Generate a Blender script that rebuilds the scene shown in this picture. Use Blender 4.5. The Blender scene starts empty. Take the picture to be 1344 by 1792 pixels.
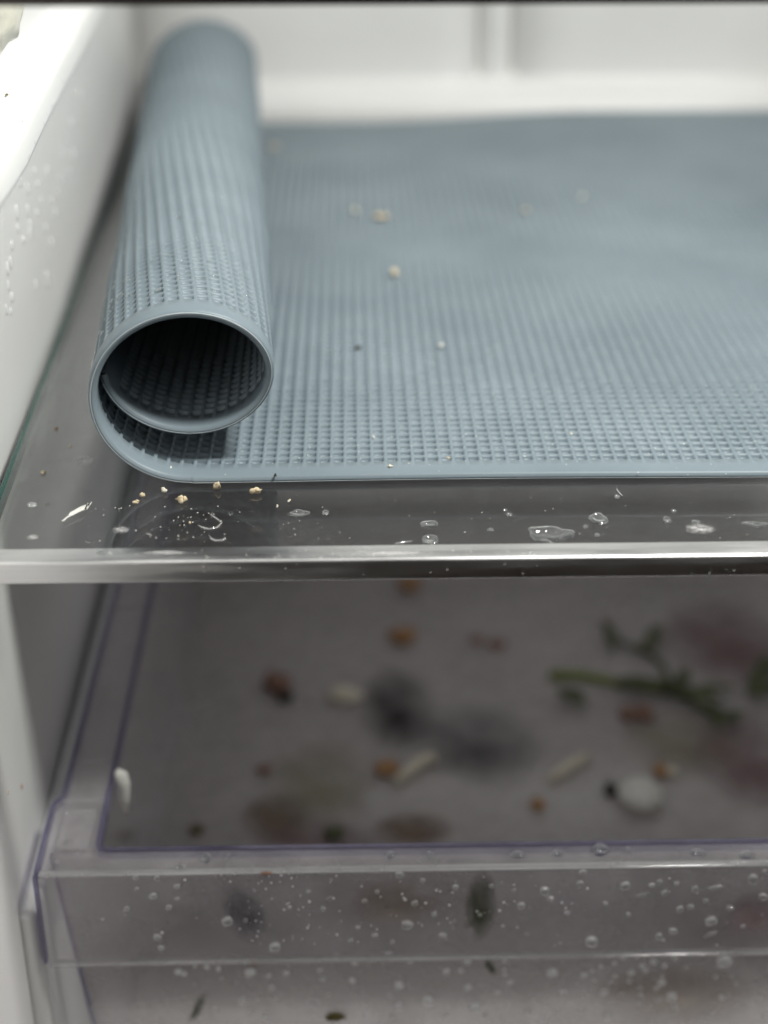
import bpy, bmesh, math, random
import numpy as np
from mathutils import Vector, noise

scene = bpy.context.scene
R = math.radians
rnd = random.Random(7)

# ------------------------------------------------------------------ camera
FPX, PITCH, YAW = 2690.0, R(27.8), R(1.3)
CAM = Vector((0.0, -0.289, 0.16))
cd = bpy.data.cameras.new('camera')
cam = bpy.data.objects.new('camera', cd)
scene.collection.objects.link(cam)
cam.location = CAM
cam.rotation_euler = (math.pi / 2 - PITCH, 0, -YAW)
cd.sensor_fit = 'HORIZONTAL'
cd.sensor_width = 36.0
cd.lens = 36.0 * FPX / 1344.0
cd.clip_start, cd.clip_end = 0.005, 20
cd.dof.use_dof = True
cd.dof.focus_distance = 0.350
cd.dof.aperture_fstop = 8.2
scene.camera = cam

# ------------------------------------------------------------------ room light
w = bpy.data.worlds.new('World')
scene.world = w
w.use_nodes = True
nt = w.node_tree
nt.nodes.clear()
out = nt.nodes.new('ShaderNodeOutputWorld')
bg = nt.nodes.new('ShaderNodeBackground')
tc = nt.nodes.new('ShaderNodeTexCoord')
sx = nt.nodes.new('ShaderNodeSeparateXYZ')
cr = nt.nodes.new('ShaderNodeValToRGB')
mr = nt.nodes.new('ShaderNodeMapRange')
mr.inputs['From Min'].default_value = -1
nt.links.new(tc.outputs['Generated'], sx.inputs[0])
nt.links.new(sx.outputs['Z'], mr.inputs['Value'])
nt.links.new(mr.outputs[0], cr.inputs[0])
e = cr.color_ramp.elements
e[0].position, e[0].color = 0.38, (0.03, 0.024, 0.02, 1)       # dark room floor
e[1].position, e[1].color = 0.98, (1.0, 0.985, 0.96, 1)        # pale ceiling
for pos_, c_ in ((0.48, (0.08, 0.076, 0.073, 1)), (0.62, (0.10, 0.096, 0.093, 1))):   # room walls
    k_e = e.new(pos_)
    k_e.color = c_
nt.links.new(cr.outputs[0], bg.inputs[0])
bg.inputs[1].default_value = 0.45
nt.links.new(bg.outputs[0], out.inputs[0])

ld = bpy.data.lights.new('ceiling_lamp', 'AREA')
ld.shape = 'DISK'
ld.size = 0.10
ld.energy = 3.3
ld.color = (1.0, 0.975, 0.94)
lamp = bpy.data.objects.new('ceiling_lamp', ld)
scene.collection.objects.link(lamp)
lamp.location = (0.205, -0.028, 0.43)
lamp.rotation_euler = (Vector((-0.06, -0.01, 0.0)) - lamp.location).to_track_quat('-Z', 'Y').to_euler()

# added fill light for the drawer, unseen up under the shelf towards the back
ld2 = bpy.data.lights.new('added_drawer_fill', 'AREA')
ld2.shape = 'RECTANGLE'
ld2.size, ld2.size_y = 0.20, 0.20
ld2.energy = 0.045
ld2.color = (1.0, 0.975, 0.985)
lamp2 = bpy.data.objects.new('added_drawer_fill', ld2)
scene.collection.objects.link(lamp2)
lamp2.location = (0.060, 0.20, -0.014)

vs = scene.view_settings
vs.view_transform = 'Standard'
vs.look = 'None'
vs.exposure = 0.2
vs.gamma = 1.0
vs.use_curve_mapping = False
scene.cycles.use_denoising = True
scene.cycles.max_bounces = 9
scene.cycles.diffuse_bounces = 4
scene.cycles.transmission_bounces = 6
scene.cycles.adaptive_threshold = 0.02
scene.cycles.transparent_max_bounces = 40
scene.cycles.caustics_reflective = False
scene.cycles.caustics_refractive = False
scene.cycles.blur_glossy = 0.5
scene.cycles.sample_clamp_indirect = 6

# ------------------------------------------------------------------ helpers
_fwd = Vector((math.sin(YAW) * math.cos(PITCH), math.cos(YAW) * math.cos(PITCH), -math.sin(PITCH)))
_rgt = Vector((math.cos(YAW), -math.sin(YAW), 0))
_up = _rgt.cross(_fwd)


def at(px, py, ax, v):
    """where the sight line through a photo pixel meets the real surface (axis = value)"""
    d = _fwd * FPX + _rgt * (px - 672) - _up * (py - 896)
    return CAM + d * ((v - CAM[ax]) / d[ax])


def link(o, parent=None):
    scene.collection.objects.link(o)
    if parent is not None:
        o.parent = parent
    return o


def tag(o, label=None, cat=None, group=None, kind=None):
    for k, v in (('label', label), ('category', cat), ('group', group), ('kind', kind)):
        if v:
            o[k] = v
    return o


def mesh(name, vs_, fs, smooth=False):
    m = bpy.data.meshes.new(name)
    m.from_pydata([tuple(v) for v in vs_], [], fs)
    if smooth:
        m.polygons.foreach_set('use_smooth', [True] * len(m.polygons))
    m.update()
    return m


def obj(name, me, mat, parent=None):
    o = bpy.data.objects.new(name, me)
    if mat is not None and len(me.materials) == 0:
        me.materials.append(mat)
    return link(o, parent)


def empty(name, loc=(0, 0, 0)):
    o = bpy.data.objects.new(name, None)
    o.empty_display_size = 0.005
    o.location = loc
    return link(o)


def from_bm(name, bm, smooth=False):
    bmesh.ops.recalc_face_normals(bm, faces=bm.faces)
    m = bpy.data.meshes.new(name)
    bm.to_mesh(m)
    bm.free()
    if smooth:
        m.polygons.foreach_set('use_smooth', [True] * len(m.polygons))
    return m


def box_mesh(name, x0, x1, y0, y1, z0, z1, bevel=0.0, seg=2):
    bm = bmesh.new()
    bmesh.ops.create_cube(bm, size=1)
    for v in bm.verts:
        v.co = Vector(((x0 + x1) / 2 + v.co.x * (x1 - x0), (y0 + y1) / 2 + v.co.y * (y1 - y0), (z0 + z1) / 2 + v.co.z * (z1 - z0)))
    if bevel:
        bmesh.ops.bevel(bm, geom=bm.edges[:], offset=bevel, segments=seg, affect='EDGES', profile=0.5)
    return from_bm(name, bm, bevel > 0)


def extrude_poly(name, pts, z0, z1, bevel=0.0, seg=2, smooth=False):
    """plan polygon raised from z0 to z1"""
    bm = bmesh.new()
    f = bm.faces.new([bm.verts.new((p[0], p[1], z0)) for p in pts])
    r = bmesh.ops.extrude_face_region(bm, geom=[f])
    for v in r['geom']:
        if isinstance(v, bmesh.types.BMVert):
            v.co.z = z1
    if bevel:
        bmesh.ops.bevel(bm, geom=bm.edges[:], offset=bevel, segments=seg, affect='EDGES', profile=0.5)
    return from_bm(name, bm, smooth or bevel > 0)


def tube_mesh(name, pts, radii, n=8):
    vs_, fs = [], []
    pts = [Vector(p) for p in pts]
    for i, p in enumerate(pts):
        t = (pts[min(i + 1, len(pts) - 1)] - pts[max(i - 1, 0)]).normalized()
        a = t.cross(Vector((0, 0, 1)))
        if a.length < 1e-4:
            a = t.cross(Vector((1, 0, 0)))
        a.normalize()
        b = t.cross(a)
        for k in range(n):
            q = 2 * math.pi * k / n
            vs_.append(p + (a * math.cos(q) + b * math.sin(q)) * radii[i])
    for i in range(len(pts) - 1):
        for k in range(n):
            fs.append((i * n + k, i * n + (k + 1) % n, (i + 1) * n + (k + 1) % n, (i + 1) * n + k))
    fs.append(tuple(range(n))[::-1])
    fs.append(tuple((len(pts) - 1) * n + k for k in range(n)))
    return mesh(name, vs_, fs, True)


def blob_mesh(name, sx_, sy_, sz_, seed, rough=0.35, sub=3, freq=1.6, flat=True):
    rough *= 1.5
    bm = bmesh.new()
    bmesh.ops.create_icosphere(bm, subdivisions=sub, radius=1)
    off = Vector((seed * 3.7, seed * 1.3, seed * 7.1))
    for v in bm.verts:
        n = noise.noise(v.co * freq + off) * 1.0 + noise.noise(v.co * freq * 2.3 + off) * 0.5 + noise.noise(v.co * freq * 5 + off) * 0.2
        v.co *= 1 + rough * n
        v.co = Vector((v.co.x * sx_, v.co.y * sy_, v.co.z * sz_))
    lo = min(v.co.z for v in bm.verts)
    for v in bm.verts:
        v.co.z -= lo
        if flat and v.co.z < 0.15 * sz_:
            v.co.z = 0
    return from_bm(name, bm, True)


def flake_mesh(name, sx_, sy_, sz_, seed, rough):
    r0 = random.Random(seed)
    bm = bmesh.new()
    for k in range(3):
        m_ = blob_mesh(name, sx_ * r0.uniform(.45, .75), sy_ * r0.uniform(.45, .75), sz_ * r0.uniform(.6, 1.0), seed + k * 13, rough, 2, 2.2)
        n0 = len(bm.verts)
        bm.from_mesh(m_)
        bm.verts.ensure_lookup_table()
        o_ = Vector((r0.uniform(-.55, .55) * sx_, r0.uniform(-.55, .55) * sy_, 0))
        for v in bm.verts[n0:]:
            v.co += o_
        bpy.data.meshes.remove(m_)
    m = bpy.data.meshes.new(name)
    bm.to_mesh(m)
    bm.free()
    return m


def dome_mesh(name, h, seed=0, rough=0.0, ex=1.0, n=28, dome=True):
    """a drop lying on the plane z = 0, unit radius, height h, uneven outline"""
    prof = [(1.0, 0.0), (1.0, 0.18), (0.96, 0.42), (0.86, 0.68), (0.68, 0.87), (0.42, 0.97), (0.18, 1.0)] if dome else \
           [(1.0, 0.0), (1.0, 0.3), (0.975, 0.65), (0.93, 0.92), (0.86, 1.0), (0.6, 0.9), (0.25, 0.86)]
    off = Vector((seed * 5.1, seed * 2.9, 0))
    vs_, fs = [], []
    for r, z in prof:
        for k in range(n):
            a = 2 * math.pi * k / n
            d = Vector((math.cos(a), math.sin(a), 0))
            q = 1 + rough * (noise.noise(d * 1.1 + off) * 1.6 + noise.noise(d * 2.7 + off) * 0.5)
            vs_.append((d.x * r * q * ex, d.y * r * q, z * h))
    m_ = len(prof)
    for i in range(m_ - 1):
        for k in range(n):
            fs.append((i * n + k, i * n + (k + 1) % n, (i + 1) * n + (k + 1) % n, (i + 1) * n + k))
    vs_.append((0, 0, prof[-1][1] * h))
    for k in range(n):
        fs.append(((m_ - 1) * n + k, (m_ - 1) * n + (k + 1) % n, len(vs_) - 1))
    fs.append(tuple(range(n))[::-1])
    return mesh(name, vs_, fs, True)


# ------------------------------------------------------------------ materials
def new_mat(name):
    m = bpy.data.materials.new(name)
    m.use_nodes = True
    return m, m.node_tree, m.node_tree.nodes['Principled BSDF']


def N(nt, kind, **kw):
    n = nt.nodes.new(kind)
    for k, v in kw.items():
        if hasattr(n, k):
            setattr(n, k, v)
        else:
            n.inputs[k].default_value = v
    return n


def noise_node(nt, scale, detail=3, rough=0.55, coord='Object', stretch=None):
    t = N(nt, 'ShaderNodeTexCoord')
    n = N(nt, 'ShaderNodeTexNoise')
    n.inputs['Scale'].default_value = scale
    n.inputs['Detail'].default_value = detail
    n.inputs['Roughness'].default_value = rough
    if stretch:
        mp = N(nt, 'ShaderNodeMapping')
        mp.inputs['Scale'].default_value = stretch
        nt.links.new(t.outputs[coord], mp.inputs[0])
        nt.links.new(mp.outputs[0], n.inputs['Vector'])
    else:
        nt.links.new(t.outputs[coord], n.inputs['Vector'])
    return n


def ramp(nt, src, stops):
    r = N(nt, 'ShaderNodeValToRGB')
    while len(r.color_ramp.elements) < len(stops):
        r.color_ramp.elements.new(0.5)
    for el, (p, c) in zip(r.color_ramp.elements, stops):
        el.position = p
        el.color = (c, c, c, 1) if isinstance(c, (int, float)) else (*c, 1)
    nt.links.new(src, r.inputs[0])
    return r


def bump(nt, b, src, strength, dist):
    n = N(nt, 'ShaderNodeBump')
    n.inputs['Strength'].default_value = strength
    n.inputs['Distance'].default_value = dist
    nt.links.new(src, n.inputs['Height'])
    nt.links.new(n.outputs[0], b.inputs['Normal'])


def mottled(name, c1, c2, scale, rough=0.6, spec=0.4, bscale=None, bstr=0.3, bdist=0.0003, sss=0.0):
    m, nt, b = new_mat(name)
    n = noise_node(nt, scale)
    r = ramp(nt, n.outputs[0], [(0.3, c1), (0.7, c2)])
    nt.links.new(r.outputs[0], b.inputs['Base Color'])
    b.inputs['Roughness'].default_value = rough
    b.inputs['Specular IOR Level'].default_value = spec
    if sss:
        b.inputs['Subsurface Weight'].default_value = sss
        b.inputs['Subsurface Radius'].default_value = (0.002, 0.0015, 0.001)
    if bscale:
        n2 = noise_node(nt, bscale, 4)
        bump(nt, b, n2.outputs[0], bstr, bdist)
    return m


def clear(name, tint, haze=0.0, haze_col=(0.8, 0.8, 0.8), gloss_rough=0.03, f0=0.04, haze_scale=60, haze_var=0.5, bscale=None, bdist=0.0002, power=5, through=0.4):
    """thin clear sheet: see-through tint, mirror reflection by angle, a little surface haze"""
    m, nt, b = new_mat(name)
    nt.nodes.remove(b)
    o = nt.nodes['Material Output']
    tr = N(nt, 'ShaderNodeBsdfTransparent')
    tr.inputs[0].default_value = (*tint, 1)
    gl = N(nt, 'ShaderNodeBsdfGlossy')
    gl.inputs['Roughness'].default_value = gloss_rough
    gl.inputs[0].default_value = (1, 1, 1, 1)
    lw = N(nt, 'ShaderNodeLayerWeight')
    lw.inputs[0].default_value = 0.5
    p = N(nt, 'ShaderNodeMath', operation='POWER')
    p.inputs[1].default_value = power
    nt.links.new(lw.outputs['Facing'], p.inputs[0])
    ma = N(nt, 'ShaderNodeMath', operation='MULTIPLY_ADD')
    ma.inputs[1].default_value = 1 - f0
    ma.inputs[2].default_value = f0
    nt.links.new(p.outputs[0], ma.inputs[0])
    last = tr
    if haze:
        df = N(nt, 'ShaderNodeBsdfDiffuse')
        df.inputs[0].default_value = (*haze_col, 1)
        n = noise_node(nt, haze_scale, 5, 0.65)
        tl = N(nt, 'ShaderNodeBsdfTranslucent')
        tl.inputs[0].default_value = (*haze_col, 1)
        dt = N(nt, 'ShaderNodeMixShader')
        dt.inputs[0].default_value = through
        nt.links.new(df.outputs[0], dt.inputs[1])
        nt.links.new(tl.outputs[0], dt.inputs[2])
        df = dt
        hr = ramp(nt, n.outputs[0], [(0.32, haze * (1 - haze_var)), (0.72, haze * (1 + haze_var))])
        mx = N(nt, 'ShaderNodeMixShader')
        nt.links.new(hr.outputs[0], mx.inputs[0])
        nt.links.new(tr.outputs[0], mx.inputs[1])
        nt.links.new(df.outputs[0], mx.inputs[2])
        last = mx
    if bscale:
        n2 = noise_node(nt, bscale, 3)
        bp = N(nt, 'ShaderNodeBump')
        bp.inputs['Strength'].default_value = 0.4
        bp.inputs['Distance'].default_value = bdist
        nt.links.new(n2.outputs[0], bp.inputs['Height'])
        nt.links.new(bp.outputs[0], gl.inputs['Normal'])
    mx2 = N(nt, 'ShaderNodeMixShader')
    nt.links.new(ma.outputs[0], mx2.inputs[0])
    nt.links.new(last.outputs[0], mx2.inputs[1])
    nt.links.new(gl.outputs[0], mx2.inputs[2])
    nt.links.new(mx2.outputs[0], o.inputs[0])
    return m


M = {}
M['liner'] = mottled('white_plastic', (0.815, 0.812, 0.80), (0.865, 0.862, 0.855), 14, 0.38, 0.4, 45, 0.12, 0.0006)
M['silicone'] = mottled('blue_grey_silicone', (0.165, 0.210, 0.240), (0.232, 0.284, 0.318), 15, 0.45, 0.4, 900, 0.18, 0.00008)
M['seam'] = mottled('painted_rim_highlight', (0.42, 0.47, 0.50), (0.62, 0.66, 0.68), 120, 0.3, 0.5)  # pale colour paints the bright highlight line along the mat rim
M['glass'] = clear('shelf_glass', (0.955, 0.968, 0.962), 0.012, (0.8, 0.8, 0.8), 0.02, 0.045, 70, 0.9)
M['glass_edge'] = mottled('green_glass_edge', (0.025, 0.075, 0.062), (0.04, 0.10, 0.085), 60, 0.15, 0.5)
m, nt_, b_ = new_mat('brushed_metal')
b_.inputs['Metallic'].default_value = 1.0
n_ = noise_node(nt_, 60, 4, 0.6, stretch=(0.5, 6, 6))
r_ = ramp(nt_, n_.outputs[0], [(0.35, (0.72, 0.72, 0.72)), (0.65, (0.86, 0.86, 0.855))])
nt_.links.new(r_.outputs[0], b_.inputs['Base Color'])
r2_ = ramp(nt_, n_.outputs[0], [(0.3, 0.26), (0.7, 0.46)])
nt_.links.new(r2_.outputs[0], b_.inputs['Roughness'])
n2_ = noise_node(nt_, 350, 3)
bump(nt_, b_, n2_.outputs[0], 0.12, 0.00008)
M['metal'] = m
M['dark_trim'] = mottled('dark_brown_trim', (0.012, 0.008, 0.007), (0.022, 0.015, 0.012), 40, 0.4, 0.3)
M['floor_plastic'] = clear('dirty_clear_plastic', (0.96, 0.955, 0.96), 0.55, (0.76, 0.72, 0.715), 0.15, 0.045, 20, 0.6)
M['front_plastic'] = clear('wet_hazy_plastic', (0.93, 0.925, 0.93), 0.30, (0.78, 0.745, 0.745), 0.1, 0.045, 45, 0.6, 300, 0.0001)
M['plastic'] = clear('clear_plastic', (0.945, 0.94, 0.95), 0.19, (0.86, 0.82, 0.84), 0.08, 0.045, 35, 0.55, 300, 0.0001)
M['plastic_edge'] = clear('lavender_plastic_edge', (0.60, 0.58, 0.72), 0.25, (0.36, 0.34, 0.48), 0.1, 0.05, 45, 0.8)
M['water'] = clear('clear_water', (0.80, 0.80, 0.805), 0.30, (0.96, 0.96, 0.96), 0.12, 0.08, 300, 0.25, power=2.2)
M['water_film'] = clear('thin_water', (0.97, 0.985, 0.98), 0.0, gloss_rough=0.03, f0=0.06, power=1.7)
M['wet_edge'] = clear('wet_edge', (0.9, 0.9, 0.9), 0.6, (0.9, 0.9, 0.9), 0.05, 0.2, 300, 0.3)
M['wall_water_glint'] = clear('painted_glint_water', (0.98, 0.98, 0.98), 0.8, (0.97, 0.975, 0.975), 0.15, 0.06, 300, 0.1, through=0.0)  # bright glints of the wall drops painted as white diffuse haze
M['sheen_water'] = clear('painted_sheen_water', (0.86, 0.86, 0.865), 0.85, (0.98, 0.98, 0.98), 0.1, 0.08, 300, 0.1, power=2.2, through=0.2)  # whiter copy of the water, bead sheen put into the haze colour
M['crumb'] = mottled('tan_crumb', (0.62, 0.49, 0.31), (0.80, 0.71, 0.52), 300, 0.7, 0.3, 900, 0.5, 0.0003, 0.15)
M['pale_crumb'] = mottled('cream_crumb', (0.72, 0.66, 0.52), (0.84, 0.80, 0.68), 300, 0.7, 0.3, 900, 0.5, 0.0003, 0.15)
M['white'] = mottled('white_flake', (0.72, 0.71, 0.64), (0.86, 0.86, 0.82), 260, 0.6, 0.35, 700, 0.4, 0.0003)
M['orange'] = mottled('orange_scrap', (0.36, 0.19, 0.09), (0.48, 0.28, 0.13), 150, 0.55, 0.4, 500, 0.4)
M['rust'] = mottled('red_brown_scrap', (0.22, 0.12, 0.09), (0.33, 0.19, 0.13), 150, 0.6, 0.4, 500, 0.4)
M['dark'] = mottled('dark_scrap', (0.02, 0.018, 0.014), (0.045, 0.035, 0.025), 150, 0.6, 0.4, 500, 0.4)
M['green'] = mottled('green_leaf', (0.06, 0.075, 0.035), (0.12, 0.14, 0.06), 120, 0.5, 0.4, 400, 0.4)
M['stem'] = mottled('pale_green_stem', (0.17, 0.22, 0.04), (0.24, 0.29, 0.07), 100, 0.45, 0.4)
M['olive'] = mottled('olive_scrap', (0.09, 0.085, 0.03), (0.18, 0.14, 0.05), 150, 0.6, 0.3, 500, 0.4)
M['cream'] = mottled('cream_frost', (0.66, 0.64, 0.52), (0.84, 0.82, 0.74), 90, 0.35, 0.5, 160, 0.5, 0.001)


def film(name, col, amount, scale, thr=(0.4, 0.62), soft=False):
    m, nt, b = new_mat(name)
    nt.nodes.remove(b)
    o = nt.nodes['Material Output']
    tr = N(nt, 'ShaderNodeBsdfTransparent')
    df = N(nt, 'ShaderNodeBsdfDiffuse')
    df.inputs[0].default_value = (*col, 1)
    n = noise_node(nt, scale, 5, 0.65)
    r = ramp(nt, n.outputs[0], [(thr[0], amount * 0.08), (thr[1], amount)])
    fac = r.outputs[0]
    if soft:
        t = N(nt, 'ShaderNodeTexCoord')
        ln = N(nt, 'ShaderNodeVectorMath', operation='LENGTH')
        nt.links.new(t.outputs['Object'], ln.inputs[0])
        r3 = ramp(nt, ln.outputs['Value'], [(0.25, 1.0), (0.95, 0.0)])
        mu = N(nt, 'ShaderNodeMath', operation='MULTIPLY')
        nt.links.new(fac, mu.inputs[0])
        nt.links.new(r3.outputs[0], mu.inputs[1])
        fac = mu.outputs[0]
    mx = N(nt, 'ShaderNodeMixShader')
    nt.links.new(fac, mx.inputs[0])
    nt.links.new(tr.outputs[0], mx.inputs[1])
    nt.links.new(df.outputs[0], mx.inputs[2])
    nt.links.new(mx.outputs[0], o.inputs[0])
    return m


M['white_film'] = film('dried_water_film', (0.8, 0.8, 0.79), 0.42, 2.6, (0.4, 0.62), True)
M['pale_film'] = film('cloudy_reflection_film', (0.8, 0.82, 0.81), 0.16, 2.2, (0.3, 0.75), True)  # cloudy smear that also paints the pale wall reflection on the glass
M['black_film'] = film('black_smear', (0.008, 0.008, 0.009), 0.46, 1.3, (0.25, 0.6), True)
M['yellow_film'] = film('yellow_smear', (0.40, 0.37, 0.26), 0.4, 1.3, (0.3, 0.6), True)
M['pink_film'] = film('pink_smear', (0.30, 0.19, 0.20), 0.5, 1.3, (0.3, 0.6), True)
M['grey_film'] = film('grey_smear', (0.10, 0.10, 0.105), 0.4, 1.3, (0.3, 0.6), True)
M['brown_film'] = film('brown_smear', (0.26, 0.19, 0.14), 0.75, 1.5, (0.3, 0.6), True)
M['green_soft'] = film('olive_grime', (0.11, 0.12, 0.075), 0.8, 1.8, (0.25, 0.6), True)
M['blue_soft'] = film('blue_grey_refraction', (0.10, 0.10, 0.12), 0.6, 2.2, (0.3, 0.65), True)  # painted image of something behind the lip, refracted through it
M['mauve_soft'] = film('mauve_cloud', (0.36, 0.25, 0.26), 0.45, 1.8, (0.25, 0.65), True)
M['tan_soft'] = film('tan_cloud', (0.33, 0.27, 0.22), 0.4, 1.8, (0.25, 0.65), True)

# ------------------------------------------------------------------ the refrigerator liner
def wall_x(y):
    return -0.0838 - 0.0165 * (y + 0.0)


def slab_wall(name, rows, cols, fn, mat, thick):
    """sheet of points fn(i, j) with a back face offset by thick"""
    vs_ = [fn(i, j) for i in range(rows) for j in range(cols)]
    n0 = len(vs_)
    vs_ += [Vector(v) + Vector(thick) for v in vs_]
    fs = []
    for i in range(rows - 1):
        for j in range(cols - 1):
            a = i * cols + j
            fs.append((a, a + 1, a + cols + 1, a + cols))
            fs.append((n0 + a, n0 + a + cols, n0 + a + cols + 1, n0 + a + 1))
    for i in range(rows - 1):
        for j in (0, cols - 1):
            a = i * cols + j
            fs.append((a, a + cols, n0 + a + cols, n0 + a))
    for j in range(cols - 1):
        for i in (0, rows - 1):
            a = i * cols + j
            fs.append((a, a + 1, n0 + a + 1, n0 + a))
    bm = bmesh.new()
    bvs = [bm.verts.new(v) for v in vs_]
    for f in fs:
        bm.faces.new([bvs[k] for k in f])
    return obj(name, from_bm(name, bm, True), mat)


zs = [-0.195, -0.15, -0.10, -0.05, 0.0, 0.05, 0.10, 0.15, 0.20]
ysw = [-0.10, -0.06, -0.02, 0.02, 0.06, 0.10, 0.16, 0.22, 0.28, 0.34, 0.395]
lw_ = slab_wall('refrigerator_left_wall', len(zs), len(ysw), lambda i, j: Vector((wall_x(ysw[j]), ysw[j], zs[i])), M['liner'], (-0.006, 0, 0))
tag(lw_, kind='structure')

# moulded rail on the left wall, upper left: swept section, blunt nose in front
plan = [(-0.045, -0.0705), (-0.02, -0.0700), (0.0128, -0.0700), (0.030, -0.0700), (0.045, -0.0703), (0.062, -0.0714), (0.09, -0.0730), (0.14, -0.0752), (0.20, -0.0778), (0.26, -0.0806), (0.32, -0.0838), (0.38, -0.0872)]
rv, rf = [], []
for (y, x) in plan:
    wx = wall_x(y) - 0.001
    t = (x - wx)
    sec = [(wx, 0.0695), (x - 0.0022, 0.0690), (x - 0.0008, 0.0694), (x - 0.0001, 0.0702), (x, 0.0712), (x - 0.0006, 0.0752), (x - 0.0009, 0.0764), (x - 0.0015, 0.0772),
           (x - 0.0026, 0.0777), (x - t * 0.55, 0.0783), (wx + 0.0018, 0.0800), (wx + 0.0006, 0.0830), (wx, 0.093)]
    rv += [Vector((a, y, b)) for a, b in sec]
ns = 13
for i in range(len(plan) - 1):
    for k in range(ns - 1):
        rf.append((i * ns + k, i * ns + k + 1, (i + 1) * ns + k + 1, (i + 1) * ns + k))
rf.append(tuple(range(ns))[::-1])
rf.append(tuple((len(plan) - 1) * ns + k for k in range(ns)))
bm = bmesh.new()
bvs = [bm.verts.new(v) for v in rv]
for f in rf:
    bm.faces.new([bvs[k] for k in f])
rail = obj('wall_rail', from_bm('wall_rail', bm, True), M['liner'], lw_)

# drawer runner moulded below
rn = box_mesh('drawer_runner', -0.0845, -0.0795, 0.0028, 0.36, -0.195, -0.1052, 0.0022, 4)
obj('drawer_runner', rn, M['liner'], lw_)

# back wall: ledge along its foot, upright rib with a groove on either side
xs = [-0.10, -0.05, 0.0, 0.04, 0.0554, 0.0558, 0.0594, 0.0598, 0.0706, 0.0710, 0.0738, 0.0742, 0.10, 0.16, 0.23]
gd = [0, 0, 0, 0, 0, 0.012, 0.012, 0.0, 0.0, 0.012, 0.012, 0, 0, 0, 0]
prof = [(0.3835, -0.195), (0.3835, -0.02), (0.3835, 0.0005), (0.3842, 0.0030), (0.3862, 0.0058), (0.3892, 0.0085), (0.3928, 0.0105), (0.3955, 0.0117), (0.3968, 0.0130), (0.3975, 0.0160),
        (0.3985, 0.03), (0.400, 0.06), (0.405, 0.12), (0.41, 0.20)]
bw = slab_wall('refrigerator_back_wall', len(prof), len(xs),
               lambda i, j: Vector((xs[j], prof[i][0] + (gd[j] if i >= 9 else 0), prof[i][1])), M['liner'], (0, 0.012, 0))
tag(bw, kind='structure')
rw = obj('refrigerator_right_wall', box_mesh('refrigerator_right_wall', 0.2305, 0.237, -0.10, 0.395, -0.195, 0.20), M['liner'])
tag(rw, kind='structure')
fl = obj('refrigerator_floor', box_mesh('refrigerator_floor', -0.0905, 0.23, -0.02, 0.383, -0.204, -0.1965), M['liner'])
tag(fl, kind='structure')

# ------------------------------------------------------------------ glass shelf
shelf = tag(empty('glass_shelf', (0, 0, 0)), 'clear glass shelf with green edge and bright metal front trim', 'shelf')
gx0 = lambda y: -0.0805 - 0.0262 * (y - 0.0)
pane_pts = [(gx0(-0.001) + 0.0012, -0.001), (0.215, -0.001), (0.215, 0.381), (gx0(0.381) + 0.0012, 0.381)]
obj('glass_pane', extrude_poly('glass_pane', pane_pts, -0.0040, 0.0), M['glass'], shelf)
edge_pts = [(gx0(-0.001), -0.001), (gx0(-0.001) + 0.00115, -0.001), (gx0(0.381) + 0.00115, 0.381), (gx0(0.381), 0.381)]
obj('glass_edge', extrude_poly('glass_edge', edge_pts, -0.0040, 0.0001, 0.0003, 2), M['glass_edge'], shelf)
obj('front_trim', box_mesh('front_trim', -0.0818, 0.216, -0.0076, -0.0011, -0.0049, 0.0004, 0.0007, 4), M['metal'], shelf)

# shelf above: only the underside of its dark trim shows along the top of the picture
top_shelf = tag(empty('upper_shelf', (0, 0, 0.1113)), 'dark brown shelf trim running across the very top of the picture', 'shelf')
obj('front_trim', box_mesh('front_trim', -0.0815, 0.215, 0.0, 0.004, 0.0, 0.0034, 0.0006, 2), M['dark_trim'], top_shelf)
obj('glass_pane', box_mesh('glass_pane', -0.0812, 0.215, 0.0042, 0.38, 0.0004, 0.0034), M['glass'], top_shelf)

# ------------------------------------------------------------------ silicone mat, one end rolled up
CELL = 0.00318
PHI = math.atan(0.066)
P0 = np.array([-0.0372, 0.0298])
AX = np.array([-math.sin(PHI), math.cos(PHI)])
NX = np.array([-math.cos(PHI), -math.sin(PHI)])
MAT_Y0, MAT_W = 0.0298, 0.336
MAT_R = 0.205                      # right end, outside the picture
HT = 0.0010                        # half thickness
DEPTH = 0.00115
# spiral section: integrate the tangent over the turning angle
TH_END = 2 * math.pi + R(86)
th = np.linspace(0, TH_END, 1400)
rho = np.where(th < math.pi, 0.02025 * (1 + 0.111 * np.cos(2 * th)), 0.0170 * (1 + 0.353 * np.cos(2 * th)))
k_ = np.ones(41) / 41
rho = np.convolve(np.pad(rho, 20, mode='edge'), k_, 'valid')
dth = th[1] - th[0]
S_ = np.concatenate([[0], np.cumsum((rho[1:] + rho[:-1]) / 2 * dth)])
CN = np.concatenate([[0], np.cumsum((rho * np.cos(th))[1:] * dth)])
CZ = np.concatenate([[0], np.cumsum((rho * np.sin(th))[1:] * dth)])
S_END = S_[-1]


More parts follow.
